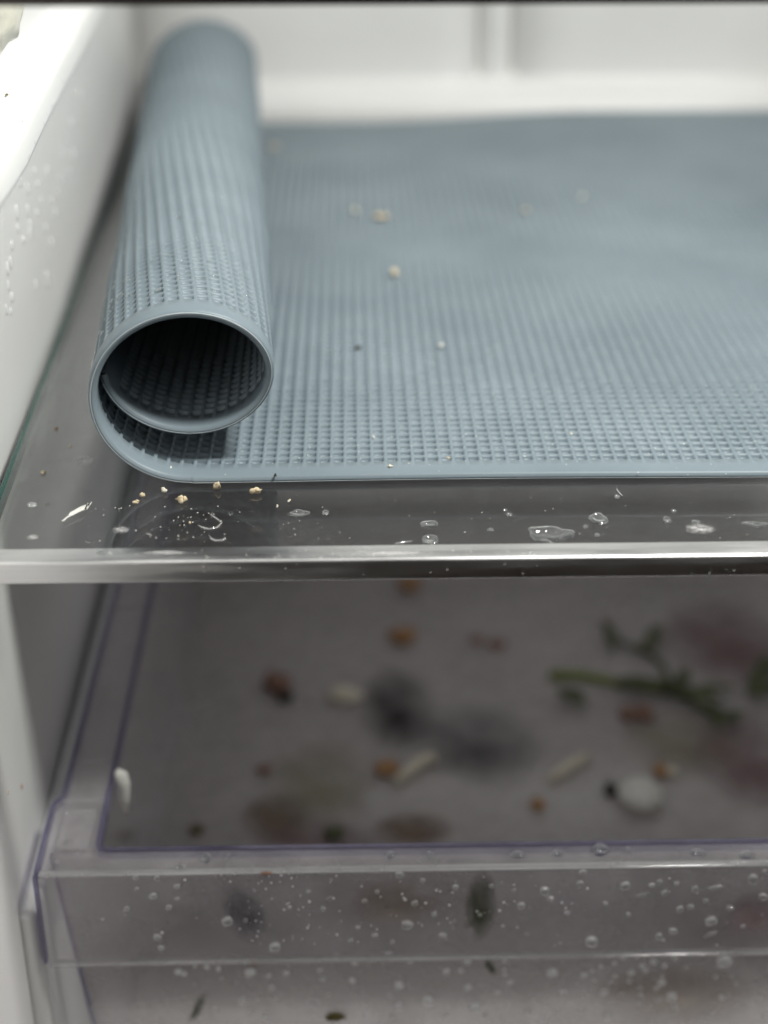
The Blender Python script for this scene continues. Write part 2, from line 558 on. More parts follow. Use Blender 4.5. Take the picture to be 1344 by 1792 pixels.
def mat_point(d, v, h):
    """d: distance along the sheet to the left of the roll line at the front edge (negative = right), v: across, h: off the middle"""
    px, py = P0[0] - d, MAT_Y0 + v
    rx, ry = px - P0[0], py - P0[1]
    s = rx * NX[0] + ry * NX[1]
    wv = rx * AX[0] + ry * AX[1]
    rolled = s > 0
    sc = np.clip(s, 0, S_END)
    q = np.interp(sc, S_, th)
    cn = np.interp(sc, S_, CN)
    cz = np.interp(sc, S_, CZ)
    grow = 1 + 0.07 * np.clip(wv / 0.33, 0, 1) + 0.012 * np.sin(wv * 31 + 0.8) * np.sin(q * 0.9 + wv * 9) + 0.006 * np.sin(wv * 74 + q * 1.7)
    cn, cz = cn * grow, cz * grow
    nn, nz = -np.sin(q), np.cos(q)
    cn = cn + h * nn
    cz = cz + h * nz
    X = np.where(rolled, P0[0] + AX[0] * wv + NX[0] * cn, px)
    Yy = np.where(rolled, P0[1] + AX[1] * wv + NX[1] * cn, py)
    Z = np.where(rolled, cz, h) + HT + 0.00005
    # the far right corner does not lie quite flat
    sm = lambda t: t * t * (3 - 2 * t)
    lift = 0.0042 * sm(np.clip((X - 0.005) / 0.10, 0, 1)) * sm(np.clip((Yy - 0.27) / 0.09, 0, 1))
    Z = Z + np.where(rolled, 0, lift)
    # front edge wanders a little
    Yy = Yy + np.where(rolled, 0, 0.0004 * np.sin(px * 38 + 0.4) * np.clip(1 - v / 0.05, 0, 1))
    return X, Yy, Z


d_end = S_END / math.cos(PHI) - 0.0005
BORD = 0.0056


def stations(a, b):
    """positions with four stations to each cell between a and b, plain border at both ends"""
    n = int((b - a - 2 * BORD) / CELL)
    c = (b - a - 2 * BORD) / n
    pos, m = [a, a + BORD * 0.5], [0, 0]
    for i in range(n):
        for fr, mm in ((0.0, 0), (0.105, 0), (0.16, 0.5), (0.22, 1), (0.78, 1), (0.84, 0.5), (0.895, 0)):
            if fr == 0.0:
                continue
            pos.append(a + BORD + (i + fr) * c)
            m.append(mm)
    pos += [b - BORD, b - BORD * 0.5, b]
    m += [0, 0, 0]
    return np.array(pos), np.array(m)


dpos, dm = stations(-(MAT_R - P0[0]), d_end)
vpos, vm = stations(0.0, MAT_W)
nd, nv = len(dpos), len(vpos)
# profile loop: top from back to front, round nose with a thin seam, underside from front to back, back nose
loop_v, loop_h, loop_m = [], [], []
NOSE = 0.0010
for k in range(nv - 1, -1, -1):
    loop_v.append(vpos[k]); loop_h.append(HT); loop_m.append(-DEPTH * vm[k])
for a, rr in ((65, 1), (40, 1), (16, 1.0), (3, 1.12), (-6, 1.12), (-18, 1.0), (-42, 1), (-66, 1)):
    loop_v.append(-NOSE * math.cos(R(a)) * rr); loop_h.append(HT * math.sin(R(a))); loop_m.append(0)
for k in range(nv):
    loop_v.append(vpos[k]); loop_h.append(-HT); loop_m.append(0.00080 * vm[k])
for a in (-60, -20, 20, 60):
    loop_v.append(MAT_W + NOSE * math.cos(R(a))); loop_h.append(HT * math.sin(R(a))); loop_m.append(0)
LV, LH, LM = map(np.array, (loop_v, loop_h, loop_m))
nl = len(LV)
D2, V2 = np.meshgrid(dpos, LV, indexing='ij')
rs = np.random.default_rng(5)
cell_r = rs.uniform(0.78, 1.10, (400, 400))                  # no two dimples quite alike
ci = np.floor((D2 - dpos[0] - BORD) / CELL * 0.999 + 1e-6).astype(int) % 400
cj = np.floor((V2 - BORD) / CELL * 0.999 + 1e-6).astype(int) % 400
H2 = LH[None, :] + LM[None, :] * dm[:, None] * cell_r[ci, cj]
X2, Y2, Z2 = mat_point(D2, V2, H2)
# underside of the flat part is plain
flat_under = (D2 < -0.012) & (LH[None, :] < 0)
Z2 = np.where(flat_under & (np.abs(LM[None, :]) > 0), 0.00005, Z2)
co = np.stack([X2, Y2, Z2], -1).reshape(-1, 3)
ii, jj = np.meshgrid(np.arange(nd - 1), np.arange(nl), indexing='ij')
j2 = (jj + 1) % nl
quads = np.stack([ii * nl + jj, ii * nl + j2, (ii + 1) * nl + j2, (ii + 1) * nl + jj], -1).reshape(-1, 4)
top_i = np.arange(nv - 1)
bot_of = lambda k: nv + 8 + (nv - 1 - k)
caps = []
for base, flip in ((0, False), ((nd - 1) * nl, True)):
    for k in range(nv - 1):
        c = [base + k, base + k + 1, base + bot_of(k + 1), base + bot_of(k)]
        caps.append(c[::-1] if not flip else c)
quads = np.concatenate([quads, np.array(caps)])
me = bpy.data.meshes.new('silicone_mat')
me.vertices.add(len(co))
me.vertices.foreach_set('co', co.astype(np.float32).ravel())
me.loops.add(quads.size)
me.loops.foreach_set('vertex_index', quads.astype(np.int32).ravel())
me.polygons.add(len(quads))
me.polygons.foreach_set('loop_start', np.arange(0, quads.size, 4, dtype=np.int32))
me.polygons.foreach_set('loop_total', np.full(len(quads), 4, dtype=np.int32))
smooth = np.ones(len(quads), dtype=bool)
me.polygons.foreach_set('use_smooth', smooth)
me.update(calc_edges=True)
me.validate()
mat_o = obj('silicone_mat', me, M['silicone'])
# fine mould seam round the front edge, with the rim highlight in its colour
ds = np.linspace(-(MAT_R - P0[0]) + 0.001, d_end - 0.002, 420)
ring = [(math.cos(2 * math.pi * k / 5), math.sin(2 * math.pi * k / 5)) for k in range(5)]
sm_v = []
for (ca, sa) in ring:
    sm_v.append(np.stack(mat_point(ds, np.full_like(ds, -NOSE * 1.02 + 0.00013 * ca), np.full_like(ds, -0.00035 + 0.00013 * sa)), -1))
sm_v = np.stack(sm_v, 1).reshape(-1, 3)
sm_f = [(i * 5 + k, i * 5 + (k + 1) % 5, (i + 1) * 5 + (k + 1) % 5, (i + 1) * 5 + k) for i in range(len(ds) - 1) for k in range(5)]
obj('seam_highlight', mesh('seam_highlight', sm_v.tolist(), sm_f, True), M['seam'], mat_o)
tag(mat_o, 'blue grey waffle textured silicone mat rolled up at one end on glass shelf', 'mat')

# ------------------------------------------------------------------ clear drawer below
ZR = -0.0935
drawer = tag(empty('clear_drawer', (0, 0, 0)), 'clear plastic drawer with lavender edges and wet dirty front under the shelf', 'drawer')
XR = 0.212
rim_pts = [(-0.0781, 0.0040), (-0.0783, 0.0297), (-0.0760, 0.0337), (-0.0772, 0.365), (-0.0660, 0.365), (-0.0646, 0.024), (-0.0645, 0.0140), (-0.0622, 0.0117), (XR, 0.0110), (XR, 0.0040)]
rim = obj('rim', extrude_poly('rim', rim_pts, ZR - 0.0018, ZR), M['plastic'], drawer)
lip = obj('front_lip', extrude_poly('front_lip', [(-0.0781, 0.0024), (XR, 0.0024), (XR, 0.0039), (-0.0781, 0.0039)], ZR - 0.0278, ZR + 0.0003, 0.0004, 2), M['plastic'], drawer)
# small bead along the foot and the head of the lip
for z0, z1 in ((ZR - 0.0290, ZR - 0.0280), (ZR + 0.0004, ZR + 0.0011)):
    obj('lip_bead', box_mesh('lip_bead', -0.0776, XR, 0.0021, 0.0042, z0, z1, 0.00035, 2), clear('bead_plastic', (0.9, 0.9, 0.9), 0.32, (0.85, 0.85, 0.85), 0.12, 0.1, 40, 0.4) if 'bead' not in M else M['bead'], lip)
    M['bead'] = bpy.data.materials['bead_plastic']


def strip(name, path, wid, z0, z1, mat, parent):
    """upright bar following a plan path"""
    p = [Vector((a, b, 0)) for a, b in path]
    L, Rr = [], []
    for i in range(len(p)):
        t = (p[min(i + 1, len(p) - 1)] - p[max(i - 1, 0)]).normalized()
        n = Vector((-t.y, t.x, 0))
        L.append(p[i] + n * wid / 2)
        Rr.append(p[i] - n * wid / 2)
    return obj(name, extrude_poly(name, [(q.x, q.y) for q in L + Rr[::-1]], z0, z1), mat, parent)


strip('rim_edge', [(-0.0785, 0.0046), (-0.0787, 0.0297), (-0.0780, 0.0318), (-0.0768, 0.0333), (-0.0765, 0.0355), (-0.0776, 0.365)], 0.0011, ZR - 0.0022, ZR + 0.0004, M['plastic_edge'], rim)
strip('rim_edge', [(-0.0662, 0.365), (-0.0648, 0.024), (-0.0646, 0.0142), (-0.0640, 0.0128), (-0.0625, 0.0122), (XR, 0.0116)], 0.0013, ZR - 0.0024, ZR + 0.0006, M['plastic_edge'], rim)
obj('lip_edge', box_mesh('lip_edge', -0.0791, -0.0782, 0.0024, 0.0042, ZR - 0.0278, ZR), M['plastic_edge'], lip)
# raised pad and cross rib on the side rim
obj('rim_pad', box_mesh('rim_pad', -0.0752, -0.0670, 0.0125, 0.0275, ZR + 0.0002, ZR + 0.0008, 0.0005, 2), M['plastic'], rim)
for yy in (0.0310, 0.0478, 0.128):
    obj('rim_rib', box_mesh('rim_rib', -0.0762, -0.0658, yy, yy + 0.0009, ZR + 0.0002, ZR + 0.0009, 0.0003, 2), M['plastic'], rim)


def plate(name, a, b, c, d, t, mat=None, parent=None):
    """four-cornered plate with thickness t (vector)"""
    q = [Vector(v) for v in (a, b, c, d)]
    vs_ = q + [v + Vector(t) for v in q]
    fs = [(0, 1, 2, 3), (7, 6, 5, 4), (0, 4, 5, 1), (1, 5, 6, 2), (2, 6, 7, 3), (3, 7, 4, 0)]
    bm = bmesh.new()
    bv = [bm.verts.new(v) for v in vs_]
    for f in fs:
        bm.faces.new([bv[k] for k in f])
    return obj(name, from_bm(name, bm), mat or M['plastic'], parent or drawer)


ZF = -0.185
fw = plate('front_wall', (-0.0760, 0.0120, ZR - 0.0020), (XR, 0.0120, ZR - 0.0020), (XR, 0.0175, ZF), (-0.0690, 0.0175, ZF), (0, 0.0018, 0), M['front_plastic'])
plate('side_wall', (-0.0760, 0.0142, ZR - 0.0020), (-0.0690, 0.0197, ZF), (-0.0690, 0.345, ZF), (-0.0760, 0.352, ZR - 0.0020), (0.0016, 0, 0))
plate('rear_wall', (-0.0740, 0.3522, ZR - 0.0020), (XR, 0.3522, ZR - 0.0020), (XR, 0.3462, ZF), (-0.0672, 0.3462, ZF), (0, 0.0018, 0))
plate('drawer_floor', (-0.0672, 0.0195, ZF), (XR, 0.0195, ZF), (XR, 0.346, ZF), (-0.0672, 0.346, ZF), (0, 0, -0.002), M['floor_plastic'])
plate('corner_edge', (-0.0768, 0.0120, ZR - 0.0020), (-0.0761, 0.0120, ZR - 0.0020), (-0.0691, 0.0175, ZF), (-0.0698, 0.0175, ZF), (0, 0.0020, 0), M['plastic_edge'], fw)

# ------------------------------------------------------------------ crumbs
MM = 1e-3


def crumb(px, py, ax, v, size, mat, label, cat='crumb', group=None, seed=1, rz=0.0, name='crumb', rough=0.35, lift=0.0, flat=True, tilt=(0, 0)):
    hs = [q * MM / 2 for q in size]
    o = obj(name, flake_mesh(name, *hs, seed, rough) if name == 'crumb' else blob_mesh(name, *hs, seed, rough, 3, 1.6, flat), M[mat])
    p = at(px, py, ax, v)
    o.location = p + Vector((0, 0, lift))
    o.rotation_euler = (tilt[0], tilt[1], rz)
    tag(o, label, cat, group)
    return o


ZG = 0.0001
g = 'crumbs on the glass by the mat'
crumb(381, 857, 2, ZG, (1.9, 1.7, 2.2), 'crumb', 'upright tan crumb touching the front edge of the mat', seed=2, group=g, rough=.45)
crumb(445, 865, 2, ZG, (2.3, 1.8, 1.7), 'crumb', 'tan crumb farthest right of the large crumbs by the mat edge', seed=5, group=g, rough=.45)
crumb(286, 861, 2, ZG, (1.7, 1.6, 1.3), 'pale_crumb', 'pale rounded crumb just below the curl of the mat', seed=9, group=g)
crumb(249, 870, 2, ZG, (1.7, 1.5, 1.0), 'crumb', 'small tan crumb, upper of the leftmost pair on the glass', seed=11, group=g, rough=.5)
crumb(239, 881, 2, ZG, (1.7, 1.2, 0.8), 'crumb', 'flat tan crumb, lower of the leftmost pair on the glass', seed=12, group=g, rough=.5)
crumb(320, 880, 2, ZG, (2.4, 2.1, 1.4), 'crumb', 'brown edged tan crumb nearest the trim, midway between larger crumbs', seed=15, group=g, rough=.5)
crumb(486, 888, 2, ZG, (0.6, 0.8, 0.5), 'pale_crumb', 'tiny cream crumb pair member right of the tan crumbs, nearer the trim', seed=17, group=g)
crumb(506, 879, 2, ZG, (0.9, 0.9, 0.7), 'pale_crumb', 'tiny cream crumb right of the tan crumbs, nearer the mat', seed=18, group=g)
crumb(76, 828, 2, ZG, (1.2, 1.8, 0.4), 'crumb', 'pale tan speck on the glass near the left green edge', 'speck', seed=19, name='food_speck')
crumb(99, 752, 2, ZG, (0.9, 1.4, 0.4), 'orange', 'brown speck on the glass between green edge and roll', 'speck', seed=20, name='food_speck')
crumb(123, 782, 2, ZG, (0.7, 0.9, 0.3), 'crumb', 'faint small speck above the dried white ring on glass', 'speck', seed=21, name='food_speck')
crumb(331, 916, 2, ZG, (0.7, 0.7, 0.5), 'crumb', 'tiny tan crumb close to the metal trim left of the ring drops', seed=22, group=g)
# curled white flake
fp = [(112, 916, .5), (118, 909, 1.5), (127, 904, 1.9), (138, 899, 1.7), (147, 895, 1.6), (153, 893, 1.2), (158, 886, .4)]
fv, ff = [], []
for i, (px, py, wd) in enumerate(fp):
    c = at(px, py, 2, ZG)
    for s in (-1, -0.35, 0.35, 1):
        zz = 0.0002 + 0.00045 * abs(s) + 0.0003 * noise.noise(Vector((i * .9, s * 2, 3)))
        fv.append(c + Vector((0.0004 * s + 0.0002 * noise.noise(Vector((i * 1.7, s, 1))), s * wd * MM * 0.9, max(zz, 0.00008))))
n0 = len(fv)
fv += [v + Vector((0, 0, 0.0004)) for v in fv]
for i in range(len(fp) - 1):
    for k in range(3):
        a = i * 4 + k
        ff += [(a, a + 4, a + 5, a + 1), (n0 + a, n0 + a + 1, n0 + a + 5, n0 + a + 4)]
    for k in (0, 3):
        a = i * 4 + k
        ff.append((a, a + 4, n0 + a + 4, n0 + a))
for i in (0, len(fp) - 1):
    for k in range(3):
        a = i * 4 + k
        ff.append((a, a + 1, n0 + a + 1, n0 + a))
bm = bmesh.new()
bv = [bm.verts.new(v) for v in fv]
for f in ff:
    bm.faces.new([bv[k] for k in f])
tag(obj('flake', from_bm('flake', bm, True), M['white']), 'curled white torn flake lying on the glass at left', 'flake')

# crumbs on the mat
ZM = 2 * HT + 0.0001
g = 'crumbs on the mat'
for (px, py, sz, mt, lab, sd) in (
        (622, 372, (2.6, 3.2, 1.6), 'pale_crumb', 'blurred cream crumb on mat, left of the clustered crumbs', 31),
        (668, 384, (4.6, 4.2, 2.2), 'crumb', 'largest blurred tan crumb on the mat beside the small cream one', 32),
        (919, 371, (2.3, 3.0, 1.4), 'crumb', 'blurred tan crumb on the middle back of the mat', 33),
        (1018, 347, (2.1, 2.8, 1.4), 'pale_crumb', 'blurred pale crumb farthest right on the back of the mat', 34),
        (688, 482, (2.6, 4.2, 2.0), 'crumb', 'tall blurred tan crumb alone on the mat nearer the roll mouth', 35),
        (772, 607, (1.2, 1.6, 0.8), 'white', 'small white speck on the middle of the mat', 36),
        (626, 610, (1.4, 2.0, 0.5), 'dark', 'dark speck on the mat left of the white speck', 37),
        (480, 258, (3.5, 4.0, 1.0), 'crumb', 'very blurred brownish crumb on mat beside the far part of roll', 38),
        (300, 822, (0.7, 1.8, 0.8), 'white', 'slender white crumb on the curling mat border', 39),
        (784, 803, (0.9, 0.9, 0.6), 'crumb', 'tiny yellowish crumb in the front row of waffle cells', 40),
        (682, 817, (1.5, 0.9, 0.6), 'pale_crumb', 'pale crumb on the edge of the front mat border', 41),
        (1000, 760, (0.8, 0.9, 0.5), 'pale_crumb', 'pale tiny crumb in waffle cells near the front right', 42),
        (482, 833, (0.5, 1.2, 0.4), 'dark', 'tiny dark scrap on the front mat border right of the curl', 43),
        (654, 767, (0.6, 0.8, 0.5), 'white', 'tiny white speck in the waffle cells right of the roll mouth', 44)):
    crumb(px, py, 2, ZM, sz, mt, lab, 'crumb' if 'crumb' in lab else 'speck', g, sd, name='crumb' if 'crumb' in lab else 'speck', rough=.5)

# specks on the liner
for (px, py, xx, sz, mt, lab, sd) in (
        (12, 168, None, (0.7, 1.2, 0.3), 'olive', 'yellow green speck on the white rail at upper left', 51),
        (40, 213, None, (0.35, 0.5, 0.1), 'dark', 'tiny grey black speck on the white rail', 52),
        (39, 1383, -0.0841, (0.5, 1.0, 1.6), 'orange', 'orange brown speck on left wall nearer the drawer', 53),
        (16, 1391, -0.0838, (0.4, 0.7, 1.6), 'crumb', 'faint brown speck on left wall nearer the picture edge', 54)):
    if xx is None:
        p = at(px, py, 2, 0.0803)
        for _ in range(12):                       # find the rail's sloping top
            x_in = -0.0700 - 0.06 * max(0, p.y - 0.045)
            t = max(0.0, min(1.0, (x_in - 0.0034 - p.x) / 0.0045))
            p = at(px, py, 2, 0.0779 + t * 0.0007)
        c = obj('speck', blob_mesh('speck', sz[0] * MM / 2, sz[1] * MM / 2, sz[2] * MM, sd, .4, 2), M[mt])
        c.location = p
    else:
        p = at(px, py, 0, xx)
        c = obj('speck', blob_mesh('speck', sz[0] * MM / 2, sz[1] * MM / 2, sz[2] * MM / 2, sd, .4, 2), M[mt])
        c.location = (wall_x(p.y), p.y, p.z)
    tag(c, lab, 'speck')

# cream lump in the upper left corner
lump = obj('frost_lump', blob_mesh('frost_lump', 0.008, 0.016, 0.012, 61, 0.10, 4, 1.5, False), M['cream'])
lump.location = (-0.0835, 0.080, 0.0865)
tag(lump, 'cream coloured lumpy frost in the top left corner above the rail', 'frost')

# tiny specks on glass and trim: nobody could count them
sv, sf = [], []


def add_speck(p, r, up_=Vector((0, 0, 1))):
    n0 = len(sv)
    a = up_.cross(Vector((0.3, 0.8, 0.2))).normalized()
    b = up_.cross(a)
    k = rnd.choice((4, 5, 6))
    for i in range(k):
        q = 2 * math.pi * i / k
        sv.append(p + (a * math.cos(q) * rnd.uniform(.6, 1.3) + b * math.sin(q) * rnd.uniform(.6, 1.3)) * r)
    sv.append(p + up_ * r * 0.7)
    for i in range(k):
        sf.append((n0 + i, n0 + (i + 1) % k, n0 + k))


for _ in range(70):
    add_speck(at(rnd.gauss(285, 75), rnd.uniform(885, 950), 2, 0.00012), rnd.uniform(.08, .22) * MM)
for _ in range(80):
    add_speck(at(rnd.uniform(480, 1344), rnd.uniform(862, 950), 2, 0.00012), rnd.uniform(.07, .17) * MM)
for _ in range(150):
    px = rnd.choice((rnd.uniform(20, 1344), rnd.gauss(690, 120), rnd.gauss(640, 60)))
    add_speck(at(px, rnd.uniform(962, 978), 2, 0.00045), rnd.uniform(.06, .2) * MM)
for _ in range(26):
    add_speck(at(rnd.uniform(20, 1344), rnd.uniform(986, 1010), 1, -0.0077), rnd.uniform(.06, .16) * MM, Vector((0, -1, 0)))
for _ in range(60):
    add_speck(at(rnd.uniform(290, 1340), rnd.uniform(740, 832), 2, ZM), rnd.uniform(.08, .2) * MM)
for _ in range(190):
    add_speck(at(rnd.uniform(480, 1340), rnd.uniform(330, 820), 2, ZM), rnd.uniform(.06, .24) * MM)
sp = obj('white_specks', mesh('white_specks', sv, sf), M['white'])
tag(sp, 'fine white specks sprinkled over glass, trim and mat front', 'specks', kind='stuff')

# ------------------------------------------------------------------ water on the glass
g = 'water drops on the glass'


def puddle(px, py, rx, ry, hgt, seed, lab, rough=.25, z=ZG, ax=2, name='water_drop', cat='water drop', mat='water_film', rz=0.0, group=g, dome=False, tilt=None):
    """rx, ry in millimetres"""
    me_ = dome_mesh(name, hgt * MM / (rx * MM), seed, rough, 1.0, 36, dome)
    o = obj(name, me_, M[mat])
    o.location = at(px, py, ax, z)
    o.scale = (rx * MM, ry * MM, rx * MM)
    o.rotation_euler = tilt or (0, 0, rz)
    return tag(o, lab, cat, group)


puddle(966, 935, 4.5, 3.4, .45, 3, 'largest long puddle of water on the glass against the trim', .32)
puddle(753, 945, 1.9, 1.9, .35, 4, 'rounded teal drop touching the trim left of the largest puddle', .15)
puddle(753, 918, 1.9, 1.4, .3, 5, 'arched ring drop just above the teal drop on the glass', .2)
puddle(1047, 909, 2.1, 2.6, .4, 6, 'large ring shaped drop right of the largest puddle', .2)
puddle(1167, 911, 0.95, 1.3, .4, 7, 'small teal drop alone on the right of the glass', .15)
puddle(1218, 914, 0.95, 0.8, .3, 8, 'flat oval drop just right of the small teal drop', .25)
puddle(1080, 870, 0.7, 0.9, .3, 9, 'small ring drop near the mat edge on the right', .1)
puddle(1025, 922, 0.55, 0.6, .3, 10, 'tiny drop at lower left of the large ring drop', .1)
puddle(1045, 937, 0.6, 0.6, .3, 11, 'tiny drop straight below the large ring drop', .1)
puddle(1179, 895, 0.6, 0.6, .3, 12, 'tiny ring drop above the small teal drop', .1)
puddle(884, 894, 0.55, 0.55, .25, 13, 'upper of two tiny touching ring drops mid glass', .1)
puddle(891, 901, 0.75, 0.8, .25, 14, 'lower of two tiny touching ring drops mid glass', .15)
puddle(859, 928, 0.9, 0.6, .25, 15, 'small dark drop between arched ring drop and tiny twins', .25)
puddle(570, 898, 0.85, 1.0, .3, 16, 'small round ring drop right of the faint wide drop', .1)
puddle(523, 899, 2.1, 1.9, .22, 17, 'faint wide flat drop right of the tan crumbs', .3)
for pts, lab in (([(372, 896), (369, 901), (380, 908), (388, 915), (380, 923), (366, 926), (352, 922), (347, 919)], 'thin S curved water trail on the glass below the upright crumb'),
                 ([(366, 936), (370, 943), (378, 946), (390, 945), (396, 943)], 'thin crescent water trail near the trim under the S curve'),
                 ([(1079, 851), (1080, 858), (1085, 864), (1090, 868)], 'thin curled water trail by the mat edge at right'),
                 ([(690, 952), (704, 949), (722, 947)], 'thin straight water trail against the trim left of teal drop'),
                 ([(945, 945), (955, 944), (964, 949), (967, 952)], 'thin hooked water trail at the foot of the largest puddle')):
    tag(obj('water_trail', tube_mesh('water_trail', [at(x, y, 2, ZG + .00008) for x, y in pts], [.00008] + [.00017] * (len(pts) - 2) + [.00008], 6), M['wet_edge']), lab, 'water trail')
puddle(404, 899, 0.5, 0.6, .25, 20, 'tiny ring drop right of the curved thin drop', .1)
puddle(56, 884, 1.2, 1.1, .3, 21, 'ring drop on the pale glare at the left of the glass', .2)
puddle(1322, 918, 2.6, 1.2, .2, 22, 'broken outline drop at the far right of the glass', .4)
puddle(180, 966, 1.7, 0.9, .35, 23, 'dark drop on the metal trim at left', .25, z=0.00045)
puddle(930, 968, 0.7, 0.7, .35, 24, 'small round drop on the metal trim below the largest puddle', .1, z=0.00045)
# dried rings and smears
g2 = 'dried smears on the glass'
for (px, py, rx, ry, sd, lab, z) in (
        (147, 806, 3.0, 4.0, 31, 'dried white ring stain on the glass left of the curl', ZG),
        (212, 927, 2.3, 2.0, 32, 'dried whitish smear near the trim below the flake', ZG),
        (58, 940, 1.6, 1.6, 33, 'small whitish smear on the glass at lower left', ZG),
        (290, 967, 5.5, 1.3, 34, 'whitish scuffed smear on the metal trim at left', 0.00043),
        (690, 968, 8.0, 1.2, 35, 'speckled white smear on the middle of the metal trim', 0.00043),
        (100, 690, 8.5, 62.0, 36, 'broad cloudy smear and painted wall reflection on the glass beside the roll', ZG),
        (1225, 925, 4.0, 3.0, 37, 'faint cloudy smear on the glass at far right', ZG)):
    puddle(px, py, rx, ry, .03, sd, lab, .3, z=z, name='dried_smear', cat='smear', mat='pale_film' if sd == 36 else 'white_film', group=g2)

# ------------------------------------------------------------------ water on the wall and rail
drop_shapes = [dome_mesh('water_drop', 0.75, s, 0.18, 1.0, 20) for s in (1, 2, 3, 4)]
for m_ in drop_shapes:
    m_.materials.append(M['water'])
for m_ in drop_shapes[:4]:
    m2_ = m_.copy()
    m2_.materials[0] = M['wall_water_glint']
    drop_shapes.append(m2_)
for m_ in drop_shapes[:4]:
    m2_ = m_.copy()
    m2_.materials[0] = M['sheen_water']
    drop_shapes.append(m2_)


def bead(p, r, stretch, rot, lab, group, name='water_drop', thin=False):
    o = bpy.data.objects.new(name, drop_shapes[rnd.randrange(4) + (4 if thin is True else int(thin))])
    link(o)
    o.location = p
    o.scale = (r, r * stretch, r)
    o.rotation_euler = rot
    return tag(o, lab, 'water drop', group)


g = 'drops on the left wall'
wall_rot = (0, math.pi / 2, 0)           # dome axis to +x
spots = [(20, 430), (18, 460), (14, 500), (20, 520), (18, 545), (10, 542), (52, 410), (80, 482), (82, 490), (62, 500), (110, 268), (128, 270), (60, 300), (82, 300), (48, 330), (66, 322), (100, 335), (28, 372), (48, 368),
         (64, 372), (80, 400), (96, 372), (140, 165), (124, 215), (34, 318), (72, 352), (90, 352), (12, 470), (52, 395), (30, 400), (120, 300), (106, 312), (40, 420), (90, 425)]
for (px, py) in spots:
    p = at(px, py, 0, -0.0845)
    for _ in range(4):
        p = at(px, py, 0, wall_x(p.y))
    if p.z < 0.003 or p.y > 0.36:
        continue
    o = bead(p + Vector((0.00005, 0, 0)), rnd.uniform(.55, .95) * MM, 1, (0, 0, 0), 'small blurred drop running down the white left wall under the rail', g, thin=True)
    o.rotation_euler = wall_rot
    o.scale = (o.scale[0] * rnd.uniform(1.4, 2.8), o.scale[1] * 0.9, o.scale[2] * 0.8)
g = 'drops along the rail edge'
for (px, py) in ((52, 277), (50, 285), (62, 258), (78, 228), (96, 195), (94, 205), (106, 160), (118, 138), (90, 185), (112, 145)):
    p = at(px, py, 2, 0.0725)
    y = p.y
    x = np.interp(y, [a for a, b in plan], [b for a, b in plan])
    for _ in range(4):
        p = at(px, py, 0, float(x))
        x = np.interp(p.y, [a for a, b in plan], [b for a, b in plan])
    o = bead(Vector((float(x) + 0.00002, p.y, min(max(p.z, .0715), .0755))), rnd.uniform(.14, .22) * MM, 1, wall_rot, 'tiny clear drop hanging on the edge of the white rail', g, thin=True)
    o.scale[0] *= rnd.uniform(2.0, 3.4)
    o.scale[2] *= 0.5

# drops caught in the waffle of the roll: too small to pick apart
dv, df_ = [], []
bmt = bmesh.new()
for _ in range(170):
    d = rnd.uniform(0.030, 0.082)
    v = abs(rnd.gauss(0.012, 0.05)) + 0.005
    if v > 0.16:
        continue
    X_, Y_, Z_ = mat_point(np.array([d]), np.array([v]), np.array([-HT + 0.00005]))
    X0, Y0, Z0 = mat_point(np.array([d]), np.array([v]), np.array([0.0]))
    p = Vector((X_[0], Y_[0], Z_[0]))
    nrm = (p - Vector((X0[0], Y0[0], Z0[0]))).normalized()
    r_ = rnd.uniform(.25, .6) * MM
    ret = bmesh.ops.create_icosphere(bmt, subdivisions=2, radius=r_)
    q = nrm.to_track_quat('Z', 'Y')
    for vtx in ret['verts']:
        c = vtx.co.copy()
        c.z = c.z * 0.6
        vtx.co = p + q @ c
tag(obj('water_droplets', from_bm('water_droplets', bmt, True), M['water_film']), 'fine water droplets caught in the waffle outside of the roll', 'water droplets', kind='stuff')

# ------------------------------------------------------------------ water on the drawer front
face_rot = (math.pi / 2, 0, 0)           # dome axis to -y
YL = 0.0023
YB = lambda z: 0.0120 + (ZR - 0.002 - z) / (ZR - 0.002 - ZF) * 0.0055 - 0.0001


def on_body(px, py):
    p = at(px, py, 1, 0.013)
    for _ in range(5):
        p = at(px, py, 1, YB(p.z))
    return p


